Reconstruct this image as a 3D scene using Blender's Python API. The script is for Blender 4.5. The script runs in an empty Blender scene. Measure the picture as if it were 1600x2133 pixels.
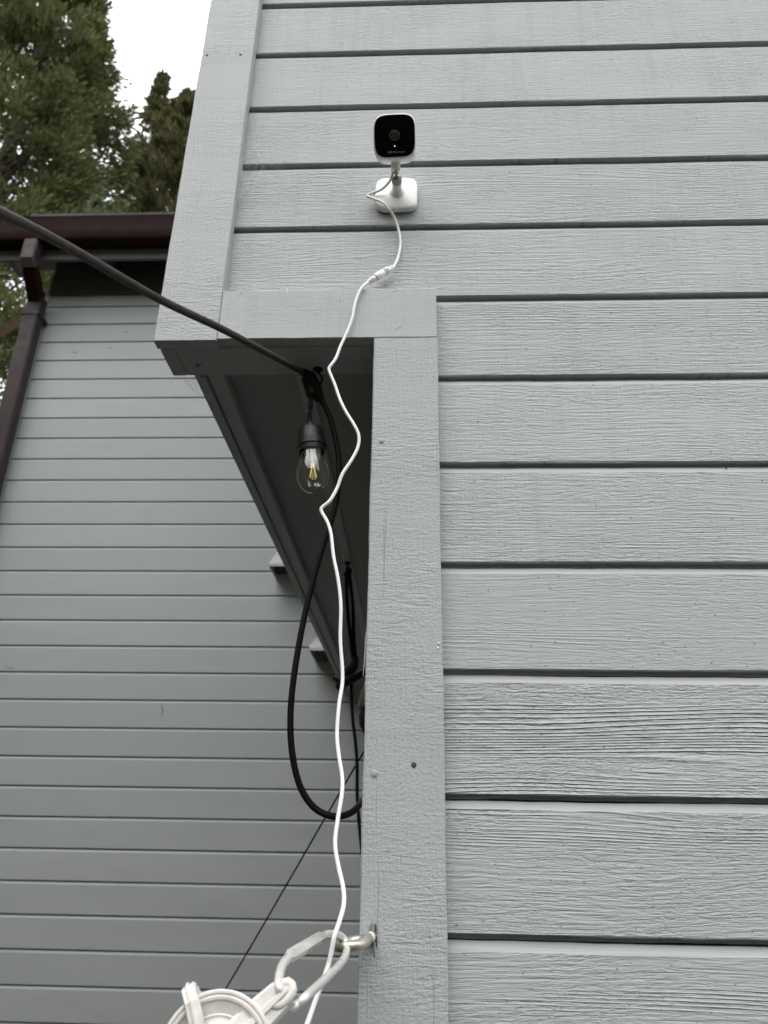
import bpy, bmesh, math, random
from mathutils import Vector, Matrix, noise

random.seed(7)
sc = bpy.context.scene
COL = sc.collection

# ------------------------------------------------------------------ camera
FPX = 1553.3                                   # focal length in pixels of a 1600 px wide frame
CAM = Vector((0.0, -0.855, 1.55))
CR = Vector((0.999254, 0.035568, 0.015035))
CU = Vector((0.000477, -0.400697, 0.916210))
CF = Vector((-0.038612, 0.915520, 0.400415))
cam = bpy.data.cameras.new('camera')
cam_o = bpy.data.objects.new('camera', cam)
COL.objects.link(cam_o)
cam_o.matrix_world = Matrix(((CR.x, CU.x, -CF.x, CAM.x), (CR.y, CU.y, -CF.y, CAM.y),
                             (CR.z, CU.z, -CF.z, CAM.z), (0, 0, 0, 1)))
cam.sensor_fit = 'HORIZONTAL'
cam.sensor_width = 36.0
cam.lens = FPX / 1600 * 36.0
cam.clip_start = 0.02
cam.clip_end = 500
cam.dof.use_dof = True
cam.dof.focus_distance = 0.88
cam.dof.aperture_fstop = 11.0
sc.camera = cam_o

# ------------------------------------------------------------------ world, sun, exposure
SUN_EL, SUN_AZ = math.radians(58), math.radians(195)      # azimuth clockwise from +Y
w = bpy.data.worlds.new('World')
sc.world = w
w.use_nodes = True
nt = w.node_tree
nt.nodes.clear()
n_out = nt.nodes.new('ShaderNodeOutputWorld')
n_bg = nt.nodes.new('ShaderNodeBackground')
n_sky = nt.nodes.new('ShaderNodeTexSky')
n_sky.sky_type = 'NISHITA'
n_sky.sun_disc = False
n_sky.sun_elevation = SUN_EL
n_sky.sun_rotation = SUN_AZ
n_sky.dust_density = 4.0
n_mix = nt.nodes.new('ShaderNodeMix')
n_mix.data_type = 'RGBA'
n_mix.inputs[0].default_value = 0.9                       # a closed white cloud deck
# cloud deck after the CIE overcast sky: three times brighter overhead than at the horizon
n_tc = nt.nodes.new('ShaderNodeTexCoord')
n_sep = nt.nodes.new('ShaderNodeSeparateXYZ')
nt.links.new(n_tc.outputs['Generated'], n_sep.inputs[0])
n_mr = nt.nodes.new('ShaderNodeMapRange')
for _i, _v in ((1, 0.0), (2, 1.0), (3, 1 / 3), (4, 1.0)):
    n_mr.inputs[_i].default_value = _v
nt.links.new(n_sep.outputs[2], n_mr.inputs[0])
n_vm = nt.nodes.new('ShaderNodeVectorMath')
n_vm.operation = 'SCALE'
n_vm.inputs[0].default_value = (14.6, 14.9, 15.2)
nt.links.new(n_mr.outputs[0], n_vm.inputs['Scale'])
nt.links.new(n_vm.outputs[0], n_mix.inputs[7])
n_bg.inputs[1].default_value = 0.1
nt.links.new(n_sky.outputs[0], n_mix.inputs[6])
nt.links.new(n_mix.outputs[2], n_bg.inputs[0])
nt.links.new(n_bg.outputs[0], n_out.inputs[0])

sun = bpy.data.lights.new('sun', 'SUN')
sun.energy = 0.6
sun.angle = math.radians(60)
sun.color = (1.0, 0.97, 0.93)
sun_o = bpy.data.objects.new('sun', sun)
COL.objects.link(sun_o)
sd = Vector((math.sin(SUN_AZ) * math.cos(SUN_EL), math.cos(SUN_AZ) * math.cos(SUN_EL), math.sin(SUN_EL)))
sun_o.rotation_euler = (-sd).to_track_quat('-Z', 'Y').to_euler()
sun_o.location = sd * 20

sc.view_settings.view_transform = 'Standard'
sc.view_settings.look = 'None'
sc.view_settings.exposure = 1.38
sc.view_settings.gamma = 1
sc.view_settings.use_curve_mapping = False
sc.render.engine = 'CYCLES'
sc.cycles.use_denoising = True
sc.cycles.max_bounces = 8
sc.cycles.transparent_max_bounces = 16


# ------------------------------------------------------------------ helpers
def ray(px, py):
    return (px - 800) * CR - (py - 1066.5) * CU + FPX * CF


def at(px, py, Y=None, Z=None, X=None):
    d = ray(px, py)
    if Y is not None:
        t = (Y - CAM.y) / d.y
    elif Z is not None:
        t = (Z - CAM.z) / d.z
    else:
        t = (X - CAM.x) / d.x
    return CAM + d * t


def tag(o, label=None, cat=None, group=None, kind=None):
    if label: o['label'] = label
    if cat: o['category'] = cat
    if group: o['group'] = group
    if kind: o['kind'] = kind
    return o


def empty(name, loc, label=None, cat=None, group=None):
    o = bpy.data.objects.new(name, None)
    COL.objects.link(o)
    o.location = loc
    o.empty_display_size = 0.05
    return tag(o, label, cat, group)


def frame_from(n, up=Vector((0, 0, 1))):
    """matrix whose local z is n"""
    n = n.normalized()
    x = up.cross(n)
    if x.length < 1e-5:
        x = Vector((1, 0, 0))
    x.normalize()
    y = n.cross(x)
    return Matrix(((x.x, y.x, n.x), (x.y, y.y, n.y), (x.z, y.z, n.z)))


def catmull(pts, sub=6):
    p = [Vector(q) for q in pts]
    p = [p[0] * 2 - p[1]] + p + [p[-1] * 2 - p[-2]]
    out = []
    for i in range(1, len(p) - 2):
        a, b, c, d = p[i - 1:i + 3]
        for s in range(sub):
            t = s / sub
            out.append(0.5 * ((2 * b) + (c - a) * t + (2 * a - 5 * b + 4 * c - d) * t * t
                              + (3 * b - a - 3 * c + d) * t * t * t))
    out.append(p[-2])
    return out


class MB:
    def __init__(self):
        self.v, self.f = [], []

    def add(self, vs, fs):
        k = len(self.v)
        self.v += [tuple(q) for q in vs]
        self.f += [tuple(i + k for i in f) for f in fs]
        return self

    def box(self, x0, x1, y0, y1, z0, z1):
        return self.add([(x0, y0, z0), (x1, y0, z0), (x1, y1, z0), (x0, y1, z0),
                         (x0, y0, z1), (x1, y0, z1), (x1, y1, z1), (x0, y1, z1)],
                        [(0, 3, 2, 1), (4, 5, 6, 7), (0, 1, 5, 4), (1, 2, 6, 5), (2, 3, 7, 6), (3, 0, 4, 7)])

    def loft(self, rings, cap=True, closed=False):
        n = len(rings[0])
        vs = [q for r in rings for q in r]
        fs = []
        m = len(rings)
        for i in range(m if closed else m - 1):
            a, b = i * n, ((i + 1) % m) * n
            for j in range(n):
                k = (j + 1) % n
                fs.append((a + j, a + k, b + k, b + j))
        if cap and not closed:
            fs.append(tuple(range(n - 1, -1, -1)))
            fs.append(tuple((m - 1) * n + j for j in range(n)))
        return self.add(vs, fs)

    def tube(self, pts, r, n=10, closed=False, cap=True, flat=1.0):
        pts = [Vector(p) for p in pts]
        m = len(pts)
        rings = []
        up = None
        for i, p in enumerate(pts):
            a = pts[(i - 1) % m] if (closed or i > 0) else p
            b = pts[(i + 1) % m] if (closed or i < m - 1) else p
            t = (b - a).normalized()
            if up is None:
                up = Vector((0, 0, 1)) if abs(t.z) < 0.9 else Vector((0, 1, 0))
            s = t.cross(up).normalized()
            up = s.cross(t).normalized()
            rr = r[i] if isinstance(r, (list, tuple)) else r
            rings.append([p + s * (rr * math.cos(2 * math.pi * j / n)) + up * (rr * flat * math.sin(2 * math.pi * j / n))
                          for j in range(n)])
        return self.loft(rings, cap=cap, closed=closed)

    def lathe(self, prof, org, M, n=32, cap=True):
        """prof: (radius, height) along local z of M"""
        org = Vector(org)
        rings = [[org + M @ Vector((r * math.cos(2 * math.pi * j / n), r * math.sin(2 * math.pi * j / n), h))
                  for j in range(n)] for r, h in prof]
        return self.loft(rings, cap=cap)

    def sweep(self, prof, axis, ts, off=(0, 0, 0), jit=0.0, jfreq=14.0, seed=0.0):
        """prof: closed list of 2-D points in the plane across axis; ts: stations along the axis"""
        rings = []
        for t in ts:
            ring = []
            for k, (a, b) in enumerate(prof):
                if jit:
                    small = jit * 0.10 * noise.noise((t * jfreq * .3, k * .11 + seed, 1.7))
                    large = jit * noise.noise((t * jfreq, k * 5.3 + seed, 9.2)) + jit * .5 * noise.noise((t * jfreq * 5, k * 5.3 + seed, 4.2))
                    if axis == 'z':
                        a, b = a + large, b + small
                    else:
                        a, b = a + small, b + large
                q = {'x': (t, a, b), 'y': (a, t, b), 'z': (a, b, t)}[axis]
                ring.append((q[0] + off[0], q[1] + off[1], q[2] + off[2]))
            rings.append(ring)
        return self.loft(rings)

    def mesh(self, name, smooth=None):
        me = bpy.data.meshes.new(name)
        me.from_pydata(self.v, [], self.f)
        bm = bmesh.new()
        bm.from_mesh(me)
        bmesh.ops.recalc_face_normals(bm, faces=bm.faces)
        bm.to_mesh(me)
        bm.free()
        if smooth is not None:
            me.polygons.foreach_set('use_smooth', [True] * len(me.polygons))
            me.set_sharp_from_angle(angle=math.radians(smooth))
        me.update()
        return me

    def build(self, name, mat, parent=None, smooth=None):
        return place(name, self.mesh(name, smooth), mat, parent)


WORLD = {}


def place(name, me, mat, parent=None, loc=None):
    o = bpy.data.objects.new(name, me)
    COL.objects.link(o)
    if mat and not me.materials:
        me.materials.append(mat)
    if loc is not None:
        o.location = loc
    if parent:
        # vertices are in scene coordinates: cancel the parent's own placement
        o.parent = parent
        o.matrix_parent_inverse = WORLD.get(parent.name, Matrix.Translation(parent.location)).inverted()
    WORLD[o.name] = Matrix.Translation(o.location)
    return o


def crect(a0, a1, b0, b1, c=0.0015):
    return [(a0 + c, b0), (a1 - c, b0), (a1, b0 + c), (a1, b1 - c), (a1 - c, b1), (a0 + c, b1), (a0, b1 - c), (a0, b0 + c)]


def frange(a, b, n):
    return [a + (b - a) * i / n for i in range(n + 1)]


# ------------------------------------------------------------------ materials
def new_mat(name):
    m = bpy.data.materials.new(name)
    m.use_nodes = True
    return m, m.node_tree, m.node_tree.nodes['Principled BSDF']


class NT:
    def __init__(self, nt):
        self.nt = nt

    def n(self, typ, **kw):
        nd = self.nt.nodes.new('ShaderNode' + typ)
        ins = kw.pop('ins', {})
        for k, v in kw.items():
            setattr(nd, k, v)
        for k, v in ins.items():
            if isinstance(v, bpy.types.NodeSocket):
                self.nt.links.new(v, nd.inputs[k])
            else:
                nd.inputs[k].default_value = v
        return nd

    def math(self, op, a, b=None, clamp=False):
        ins = {0: a}
        if b is not None: ins[1] = b
        return self.n('Math', operation=op, use_clamp=clamp, ins=ins).outputs[0]

    def mapv(self, vec, scale):
        return self.n('Mapping', ins={'Vector': vec, 'Scale': scale}).outputs[0]

    def noise(self, vec, scale=1.0, detail=4, rough=.55, dist=0.0):
        return self.n('TexNoise', ins={'Vector': vec, 'Scale': scale, 'Detail': detail, 'Roughness': rough, 'Distortion': dist}).outputs[0]

    def ramp(self, fac, stops):
        r = self.n('ValToRGB', ins={0: fac})
        el = r.color_ramp.elements
        while len(el) < len(stops): el.new(0.5)
        for e, (p, c) in zip(el, stops):
            e.position = p
            e.color = c if len(c) == 4 else (*c, 1)
        return r.outputs[0]

    def mrange(self, v, a, b, c=0.0, d=1.0):
        return self.n('MapRange', ins={0: v, 1: a, 2: b, 3: c, 4: d}).outputs[0]

    def mix(self, f, a, b, blend='MIX'):
        m = self.n('Mix', data_type='RGBA', blend_type=blend, ins={0: f})
        for i, v in ((6, a), (7, b)):
            if isinstance(v, bpy.types.NodeSocket): self.nt.links.new(v, m.inputs[i])
            else: m.inputs[i].default_value = (*v, 1) if len(v) == 3 else v
        return m.outputs[2]


GREY = (0.404, 0.421, 0.425)


def painted_wood(name, along, base=GREY, strength=1.0, kind='siding'):
    """painted rough-sawn wood; along = axis the grain runs on; object attribute grain 0..1 picks smoother / ridged boards"""
    m, nt, bs = new_mat(name)
    N = NT(nt)
    tc = N.n('SeparateXYZ', ins={0: N.n('TexCoord').outputs['Object']})
    rnd = N.n('ObjectInfo').outputs['Random']
    u = N.math('ADD', tc.outputs['xyz'.index(along)], N.math('MULTIPLY', rnd, 37.0))
    v = N.math('ADD', tc.outputs[0 if along == 'z' else 2], N.math('MULTIPLY', rnd, 23.0))

    def nz(l, c, detail=2, rough=.55, dist=0.0, vv=None):
        co = N.n('CombineXYZ', ins={0: N.math('MULTIPLY', u, l), 1: N.math('MULTIPLY', vv or v, c)}).outputs[0]
        return N.n('TexNoise', noise_dimensions='2D', ins={'Vector': co, 'Scale': 1.0, 'Detail': detail, 'Roughness': rough, 'Distortion': dist}).outputs[0]

    grain = N.n('Attribute', attribute_type='OBJECT', attribute_name='grain').outputs['Fac']
    if kind == 'smooth':
        h = N.math('ADD', N.math('MULTIPLY', nz(7, 240, 2), .6), N.math('MULTIPLY', nz(60, 90, 3), .4))
    else:
        wob = nz(2.4, 8.0, 1)
        vw = N.math('ADD', v, N.math('MULTIPLY', wob, .022))       # grain wanders up and down
        fib = nz(7.0, 330.0, 2, .6, .2, vw)
        fib2 = nz(26.0, 310.0, 3, .65, .35, vw)
        fr = nz(.9, 15.0, 1)
        ph = N.math('ADD', N.math('MULTIPLY', vw, 1350.0), N.math('MULTIPLY', fr, 80.0))
        ring = N.math('POWER', N.math('ADD', N.math('MULTIPLY', N.math('SINE', ph), .5), .5), 4.0)
        ringm = N.mrange(nz(.8, 17.0, 1), .40, .62)
        ring = N.math('MULTIPLY', N.math('MULTIPLY', ring, ringm), grain)
        saw = nz(330.0, 7.0, 2, .6, .2)
        tear = N.mrange(nz(70.0, 330.0, 3, .62, .4, vw), .46, .64)
        tmask = N.mrange(nz(5.0, 13.0, 2), .36, .62)
        tear = N.math('MULTIPLY', tear, tmask)
        h = N.math('ADD', N.math('MULTIPLY', fib, .7), N.math('MULTIPLY', fib2, 1.0))
        h = N.math('ADD', h, N.math('MULTIPLY', ring, 1.15))
        inv = N.math('SUBTRACT', 1.0, grain, True)
        h = N.math('ADD', h, N.math('MULTIPLY', N.math('MULTIPLY', saw, inv), .40))
        h = N.math('SUBTRACT', h, N.math('MULTIPLY', tear, .45))
        if kind == 'trim':
            # rippled cross marks of the saw under thick paint
            rip = nz(210.0, 30.0, 3, .6, .7)
            ripm = N.mrange(nz(7.0, 7.0, 1), .32, .66)
            h = N.math('ADD', N.math('MULTIPLY', h, .26), N.math('MULTIPLY', N.math('MULTIPLY', rip, ripm), 1.0))
            h = N.math('ADD', h, N.math('MULTIPLY', nz(300, 240, 2, .6), .5))
    if kind == 'siding':
        rough = N.n('Attribute', attribute_type='OBJECT', attribute_name='rough').outputs['Fac']
        h = N.math('MULTIPLY', h, rough)
    bump = N.n('Bump', ins={'Strength': 1.0 * strength, 'Distance': 0.0018 if kind == 'siding' else .0013, 'Height': h})
    nt.links.new(bump.outputs[0], bs.inputs['Normal'])
    # colour: faintly uneven coats, each board a touch different, paint thin over the raised grain
    big = nz(1.6, 9.0, 3)
    c = N.mix(N.mrange(big, .3, .7), [x * .95 for x in base], [x * 1.04 for x in base])
    c = N.mix(N.mrange(rnd, 0, 1, 0, 1), c, [base[0] * .93, base[1] * .94, base[2] * .955])
    grime = N.mrange(nz(3.5, 6.0, 4, .65), .56, .80)
    c = N.mix(N.math('MULTIPLY', grime, .16), c, (.25, .245, .235))
    if kind != 'smooth':
        thin = N.mrange(fib2, .38, .26)
        c = N.mix(N.math('MULTIPLY', thin, .18), c, (.20, .197, .195))
        bands = N.mrange(nz(45.0, 2.0, 3, .6), .50, .72)
        c = N.mix(N.math('MULTIPLY', N.math('MULTIPLY', bands, inv), .16), c, (.22, .215, .21))
        sp = N.mrange(nz(150.0, 210.0, 1), .76, .80)
        c = N.mix(N.math('MULTIPLY', sp, .6 if kind == 'siding' else .3), c, (.09, .085, .08))
    if kind == 'trim':
        chk = N.mrange(nz(4.0, 330.0, 1, .4), .665, .70)
        chm = N.mrange(nz(3.0, 24.0, 2), .60, .70)
        c = N.mix(N.math('MULTIPLY', N.math('MULTIPLY', chk, chm), .32), c, (.08, .078, .075))
    nt.links.new(c, bs.inputs['Base Color'])
    bs.inputs['Roughness'].default_value = .62
    bs.inputs['Specular IOR Level'].default_value = .35
    return m


def plain(name, col, rough=.5, metal=0.0, spec=.5, var=.0, vscale=40.0, col2=None, bump=0.0, bscale=300.0, coat=0.0):
    m, nt, bs = new_mat(name)
    N = NT(nt)
    bs.inputs['Roughness'].default_value = rough
    bs.inputs['Metallic'].default_value = metal
    bs.inputs['Specular IOR Level'].default_value = spec
    bs.inputs['Coat Weight'].default_value = coat
    tc = N.n('TexCoord').outputs['Object']
    if var or col2:
        f = N.mrange(N.noise(tc, vscale, 4, .6), .35, .7)
        c2 = col2 or [x * (1 - var) for x in col]
        nt.links.new(N.mix(f, col, c2), bs.inputs['Base Color'])
        r = N.mrange(N.noise(tc, vscale * 1.7, 3), .3, .7, max(0, rough - .1), min(1, rough + .12))
        nt.links.new(r, bs.inputs['Roughness'])
    else:
        bs.inputs['Base Color'].default_value = (*col, 1)
    if bump:
        b = N.n('Bump', ins={'Strength': bump, 'Distance': .001, 'Height': N.noise(tc, bscale, 4, .6)})
        nt.links.new(b.outputs[0], bs.inputs['Normal'])
    return m


M_SID = painted_wood('painted_siding', 'x')
M_SIDY = painted_wood('painted_siding_side', 'y')
M_TRIMZ = painted_wood('painted_trim_upright', 'z', kind='trim')
M_TRIMX = painted_wood('painted_trim_level', 'x', kind='trim', strength=.6)
M_TRIMY = painted_wood('painted_trim_side', 'y', kind='smooth', strength=.4)
M_EDGE = painted_wood('painted_planed_edge', 'x', kind='smooth', strength=.8, base=(.335, .345, .345))
M_FAR = painted_wood('painted_siding_smooth', 'x', base=(.356, .374, .378), kind='smooth', strength=.35)
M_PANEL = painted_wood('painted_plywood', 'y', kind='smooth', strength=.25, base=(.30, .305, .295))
M_BLACK = plain('black_rubber', (.005, .005, .005), .45, spec=.25, var=.3, vscale=120, bump=.25, bscale=500)
M_CORD = plain('weathered_black_cord', (.022, .018, .016), .55, spec=.35, col2=(.04, .032, .027), vscale=90, bump=.4, bscale=420)
M_SOCKET = plain('black_bakelite', (.009, .009, .010), .42, spec=.5, var=.25, vscale=150, bump=.25, bscale=700)
M_WHITE = plain('white_plastic', (.80, .79, .79), .32, spec=.5)
M_WCORD = plain('white_cable_jacket', (.80, .80, .80), .4, spec=.45)
M_GLASSBLK = plain('black_glass_front', (.002, .002, .002), .05, spec=.10)
M_LENS = plain('lens_ring', (.035, .042, .041), .25, spec=.6)
M_LENSD = plain('lens_glass', (.006, .010, .010), .05, spec=.9)
M_LOGO = plain('grey_print', (.13, .13, .13), .5)
M_KNURL = plain('grey_plastic', (.36, .35, .335), .45)
M_BRASS = plain('dull_screw_metal', (.32, .28, .22), .35, metal=.9)
M_STEEL = plain('galvanised_steel', (.70, .69, .66), .30, metal=.45, col2=(.58, .56, .52), vscale=30)
M_STEELD = plain('dull_eye_steel', (.58, .56, .50), .38, metal=.75, col2=(.36, .33, .27), vscale=60)
M_PULLEY = plain('chalky_white_plastic', (.66, .63, .60), .5, col2=(.52, .49, .46), vscale=70, bump=.2, bscale=300)
M_GUTTER = plain('brown_gutter_metal', (.024, .0100, .0085), .6, spec=.06, col2=(.016, .0075, .007), vscale=9)
M_SPOUT = plain('brown_downspout_metal', (.046, .034, .033), .5, spec=.18, col2=(.033, .027, .027), vscale=12)
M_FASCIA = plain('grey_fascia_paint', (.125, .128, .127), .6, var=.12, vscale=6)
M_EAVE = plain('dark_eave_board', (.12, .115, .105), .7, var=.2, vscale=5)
M_EAVESHADE = plain('painted_eave_shade', (.055, .050, .044), .7, var=.2, vscale=6)  # shade under the eave, put into the colour of added boards
M_SCUFF = plain('grey_scuff', (.27, .275, .275), .7)
M_ROOF = plain('dark_shingle', (.045, .043, .042), .85, var=.3, vscale=8, bump=.6, bscale=40)
M_HOLE = plain('dark_hole', (.012, .011, .010), .9)
M_NAIL = plain('painted_nail_head', (.36, .37, .37), .5, var=.2, vscale=200)
M_PAINTCHIP = plain('white_paint_chip', (.70, .71, .71), .6)
M_KNOT = plain('dark_knot', (.045, .042, .038), .8, col2=(.10, .095, .09), vscale=500, bump=.8, bscale=700)
M_VENT = plain('grey_vent_plastic', (.36, .365, .365), .45, var=.1, vscale=10)
M_FIL = plain('yellow_phosphor', (.88, .66, .26), .5)
M_STEMW = plain('stem_with_sky_white', (.78, .78, .79), .2, spec=.8)  # sky reflection in the bulb put into the stem's white
M_POLE = plain('weathered_wood', (.17, .12, .065), .75, col2=(.11, .08, .05), vscale=25)
M_LAMPD = plain('dark_lamp_body', (.05, .052, .052), .4, var=.2, vscale=40)
M_SILK = plain('spider_silk', (.75, .75, .75), .6)
M_SHEATH = plain('house_wrap', (.10, .10, .10), .9)

# glowing status light of the camera
M_LED, _nt, _b = new_mat('status_light')
_b.inputs['Emission Color'].default_value = (1, .86, .82, 1)
_b.inputs['Emission Strength'].default_value = 1.6

# thin clear bulb glass
M_BULB, _nt, _b = new_mat('clear_bulb_glass')
_N = NT(_nt)
_o = _nt.nodes['Material Output']
_tr = _N.n('BsdfTransparent', ins={'Color': (.97, .97, .97, 1)})
_gl = _N.n('BsdfGlossy', ins={'Color': (1, 1, 1, 1), 'Roughness': .015})
_bf = _N.n('NewGeometry').outputs['Backfacing']
_fr = _N.n('Fresnel', ins={'IOR': _N.mrange(_bf, 0, 1, 1.7, 1 / 1.7)})
_mx = _N.n('MixShader', ins={0: _fr.outputs[0], 1: _tr.outputs[0], 2: _gl.outputs[0]})
_nt.links.new(_mx.outputs[0], _o.inputs[0])

# ground
M_GROUND, _nt, _b = new_mat('ground_dark_soil')
_N = NT(_nt)
_tc = _N.n('TexCoord').outputs['Object']
_c = _N.ramp(_N.noise(_tc, 6.0, 8, .65), [(.3, (.014, .012, .009)), (.55, (.025, .022, .017)), (.75, (.037, .033, .026))])
_nt.links.new(_c, _b.inputs['Base Color'])
_b.inputs['Roughness'].default_value = .95
_bp = _N.n('Bump', ins={'Strength': .8, 'Distance': .03, 'Height': _N.noise(_tc, 14.0, 6, .65)})
_nt.links.new(_bp.outputs[0], _b.inputs['Normal'])


def foliage(name, dark, light, brown, bs_scale=1.3):
    m, nt, b = new_mat(name)
    N = NT(nt)
    tc = N.n('TexCoord').outputs['Object']
    f = N.mrange(N.noise(tc, 5.5, 3, .6), .32, .70)
    c = N.mix(f, dark, light)
    f2 = N.math('MULTIPLY', N.mrange(N.noise(tc, bs_scale, 4, .65), .60, .72), .8)
    c = N.mix(f2, c, brown)
    nt.links.new(c, b.inputs['Base Color'])
    b.inputs['Roughness'].default_value = .7
    b.inputs['Specular IOR Level'].default_value = .2
    out = nt.nodes['Material Output']
    tl = N.n('BsdfTranslucent', ins={'Color': c})
    mx = N.n('MixShader', ins={0: .22, 1: b.outputs[0], 2: tl.outputs[0]})
    nt.links.new(mx.outputs[0], out.inputs[0])
    return m


M_LEAF = foliage('evergreen_foliage', (.074, .094, .038), (.185, .190, .078), (.20, .125, .06))
M_LEAF2 = foliage('olive_evergreen_foliage', (.064, .072, .032), (.150, .142, .060), (.17, .115, .05), 1.0)
M_LEAF3 = foliage('pale_conifer_foliage', (.09, .12, .07), (.17, .20, .12), (.12, .12, .05))
M_BARK = plain('tree_bark', (.060, .045, .035), .9, col2=(.035, .028, .022), vscale=10, bump=.8, bscale=20)

# ------------------------------------------------------------------ ground
g = MB().add([(-120, -120, 0), (120, -120, 0), (120, 120, 0), (-120, 120, 0)], [(0, 1, 2, 3)]).build('ground', M_GROUND)
tag(g, 'dark bare soil of the yard around the house', kind='structure')

# ------------------------------------------------------------------ near house wing
near = empty('house_wing', (0.6, 1.4, 0), 'near grey house corner with rough lap siding, corner trim and open soffit', 'house',
             'wings of the grey house')


def siding_profile(h, y0=0.0):
    return [(y0 + .0000, .0012), (y0 + .0000, h - .0155), (y0 + .0012, h - .0135), (y0 + .0062, h - .0062), (y0 + .018, h - .0060),
            (y0 + .018, -.0046), (y0 + .0095, -.0046), (y0 + .0095, .0002), (y0 + .0012, .0000)]


BOT = [2.9560, 2.8200, 2.6840, 2.5500, 2.4162, 2.2785, 2.1400, 2.0045, 1.8652, 1.7320, 1.5950, 1.4605, 1.3250]
UPL = [2.9560 + .1362 * k for k in range(13, 0, -1)]
LOW = [1.3250 - .1362 * k for k in range(1, 10)]
ALLZ = UPL + BOT + LOW
GR = {2.9560: .1, 2.8200: .05, 2.6840: .0, 2.5500: .15, 2.4162: .3, 2.2785: .25, 2.1400: .3, 2.0045: .3, 1.8652: .2, 1.7320: .55,
      1.5950: 1.0, 1.4605: .95, 1.3250: .9}
RO = {2.9560: .36, 2.8200: .42, 2.6840: .36, 2.5500: .44, 2.4162: .56, 2.2785: .52, 2.1400: .62, 2.0045: .56, 1.8652: .56, 1.7320: .34,
      1.5950: .80, 1.4605: .70, 1.3250: .62}
FY = .021
for k, z in enumerate(ALLZ):
    h = (ALLZ[k - 1] - z) if k else .1362
    vis = z in GR
    x0 = -.315 if z > 2.2 else .012
    if vis:
        ts = frange(x0, .72, 90) + frange(.78, 2.2, 10)
        mb = MB().sweep(siding_profile(h), 'x', ts, (0, 0, 0), jit=.0011, jfreq=7, seed=k * 11.0)
    else:
        mb = MB().sweep(siding_profile(h), 'x', [x0, 2.2])
    me = mb.mesh('siding_board', None)
    me.materials.append(M_SID)
    me.materials.append(M_EDGE)                # planed upper edge: smoother paint than the sawn face
    np_ = 9
    for q in me.polygons:
        if len(q.vertices) == 4 and q.index % np_ in (1, 2):
            q.material_index = 1
    o = place('siding_board', me, M_SID, near, (0, FY, z))
    o['grain'] = GR.get(z, .3)
    o['rough'] = RO.get(z, .5)

# boards on the left face of the overhanging upper part (run back to the far wing)
SX = -.332
sid_me = None
zs = [2.1892 + .1362 * k for k in range(19)]
for k, z in enumerate(zs):
    if sid_me is None:
        prof = [(a, b) for a, b in siding_profile(.1362)]
        sid_me = MB().sweep(prof, 'y', [.0885, 1.0, 2.0, 2.80]).mesh('siding_board')
    o = place('siding_board', sid_me, M_SIDY, near, (SX, 0, z))
    o['grain'] = .2
    o['rough'] = .8
# boards of the recessed wall under the soffit, facing left
rec_me = None
for k in range(16):
    z = 2.200 - .1362 * (k + 1)
    if rec_me is None:
        rec_me = MB().sweep(siding_profile(.1362), 'y', [.112, 1.2, 2.80]).mesh('siding_board')
    o = place('siding_board', rec_me, M_SIDY, near, (-.032, 0, max(z, .02)))
    o['grain'] = .2
    o['rough'] = .8

# sheathing behind the boards so no daylight leaks through the joints
MB().box(-.300, 2.2, .042, .060, 2.26, 4.85).build('sheathing', M_SHEATH, near)
MB().box(.012, 2.2, .042, .060, 0, 2.27).build('sheathing', M_SHEATH, near)
MB().box(-.3125, -.3005, .092, 2.79, 2.23, 4.85).build('sheathing', M_SHEATH, near)
MB().box(-.0125, 0.004, .062, 2.79, 0, 2.20).build('sheathing', M_SHEATH, near)

# trim boards
ZT = frange(2.1885, 4.83, 160)
cb = MB().sweep(crect(-.3660, -.2762, .0000, .0200, .0012), 'z', frange(2.1885, 3.05, 120) + frange(3.2, 4.83, 8), jit=.0007, jfreq=12, seed=3).build('corner_board', M_TRIMZ, near)
cb['grain'] = .2
sb = MB().sweep(crect(-.3625, -.3415, .0210, .0865, .0012), 'z', [2.1878, 2.25, 4.82]).build('corner_board', M_TRIMZ, near)
hb = MB().sweep(crect(.0008, .0200, 2.1905, 2.2762, .0012), 'x', frange(-.2752, .0336, 60), jit=.0008, jfreq=16, seed=8).build('header_board', M_TRIMX, near)
hb['grain'] = .1
pb = MB().sweep(crect(-.0542, .0345, .0000, .0200, .0016), 'z', frange(.05, 1.3, 10) + frange(1.31, 2.1888, 130), jit=.0008, jfreq=10, seed=21).build('post_board', M_TRIMZ, near)
pb['grain'] = .3
ps = MB().sweep(crect(-.0538, -.0338, .0212, .1100, .0012), 'z', [.05, 1.0, 2.1868]).build('post_board', M_TRIMZ, near)

# underside: front plate, skirt, ledger, plywood soffit
pl = MB().sweep(crect(.0206, .0872, 2.1882, 2.2250, .0008), 'x', frange(-.3405, -.0345, 24), jit=.0006, jfreq=20, seed=5).build('soffit_plate', M_TRIMX, near)
MB().sweep(crect(-.3120, -.2875, 2.1890, 2.2180, .0008), 'y', frange(.0880, 2.80, 20), jit=.002, jfreq=3, seed=2).build('ledger_strip', M_TRIMY, near)
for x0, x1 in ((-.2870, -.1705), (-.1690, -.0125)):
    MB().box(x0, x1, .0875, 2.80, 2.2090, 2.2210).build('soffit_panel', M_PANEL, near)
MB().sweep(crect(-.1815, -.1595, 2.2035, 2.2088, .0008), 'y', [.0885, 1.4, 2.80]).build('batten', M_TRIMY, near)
# roof far above the frame
MB().box(-.62, 2.6, -.28, 2.80, 4.86, 4.98).build('roof', M_ROOF, near)


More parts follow.
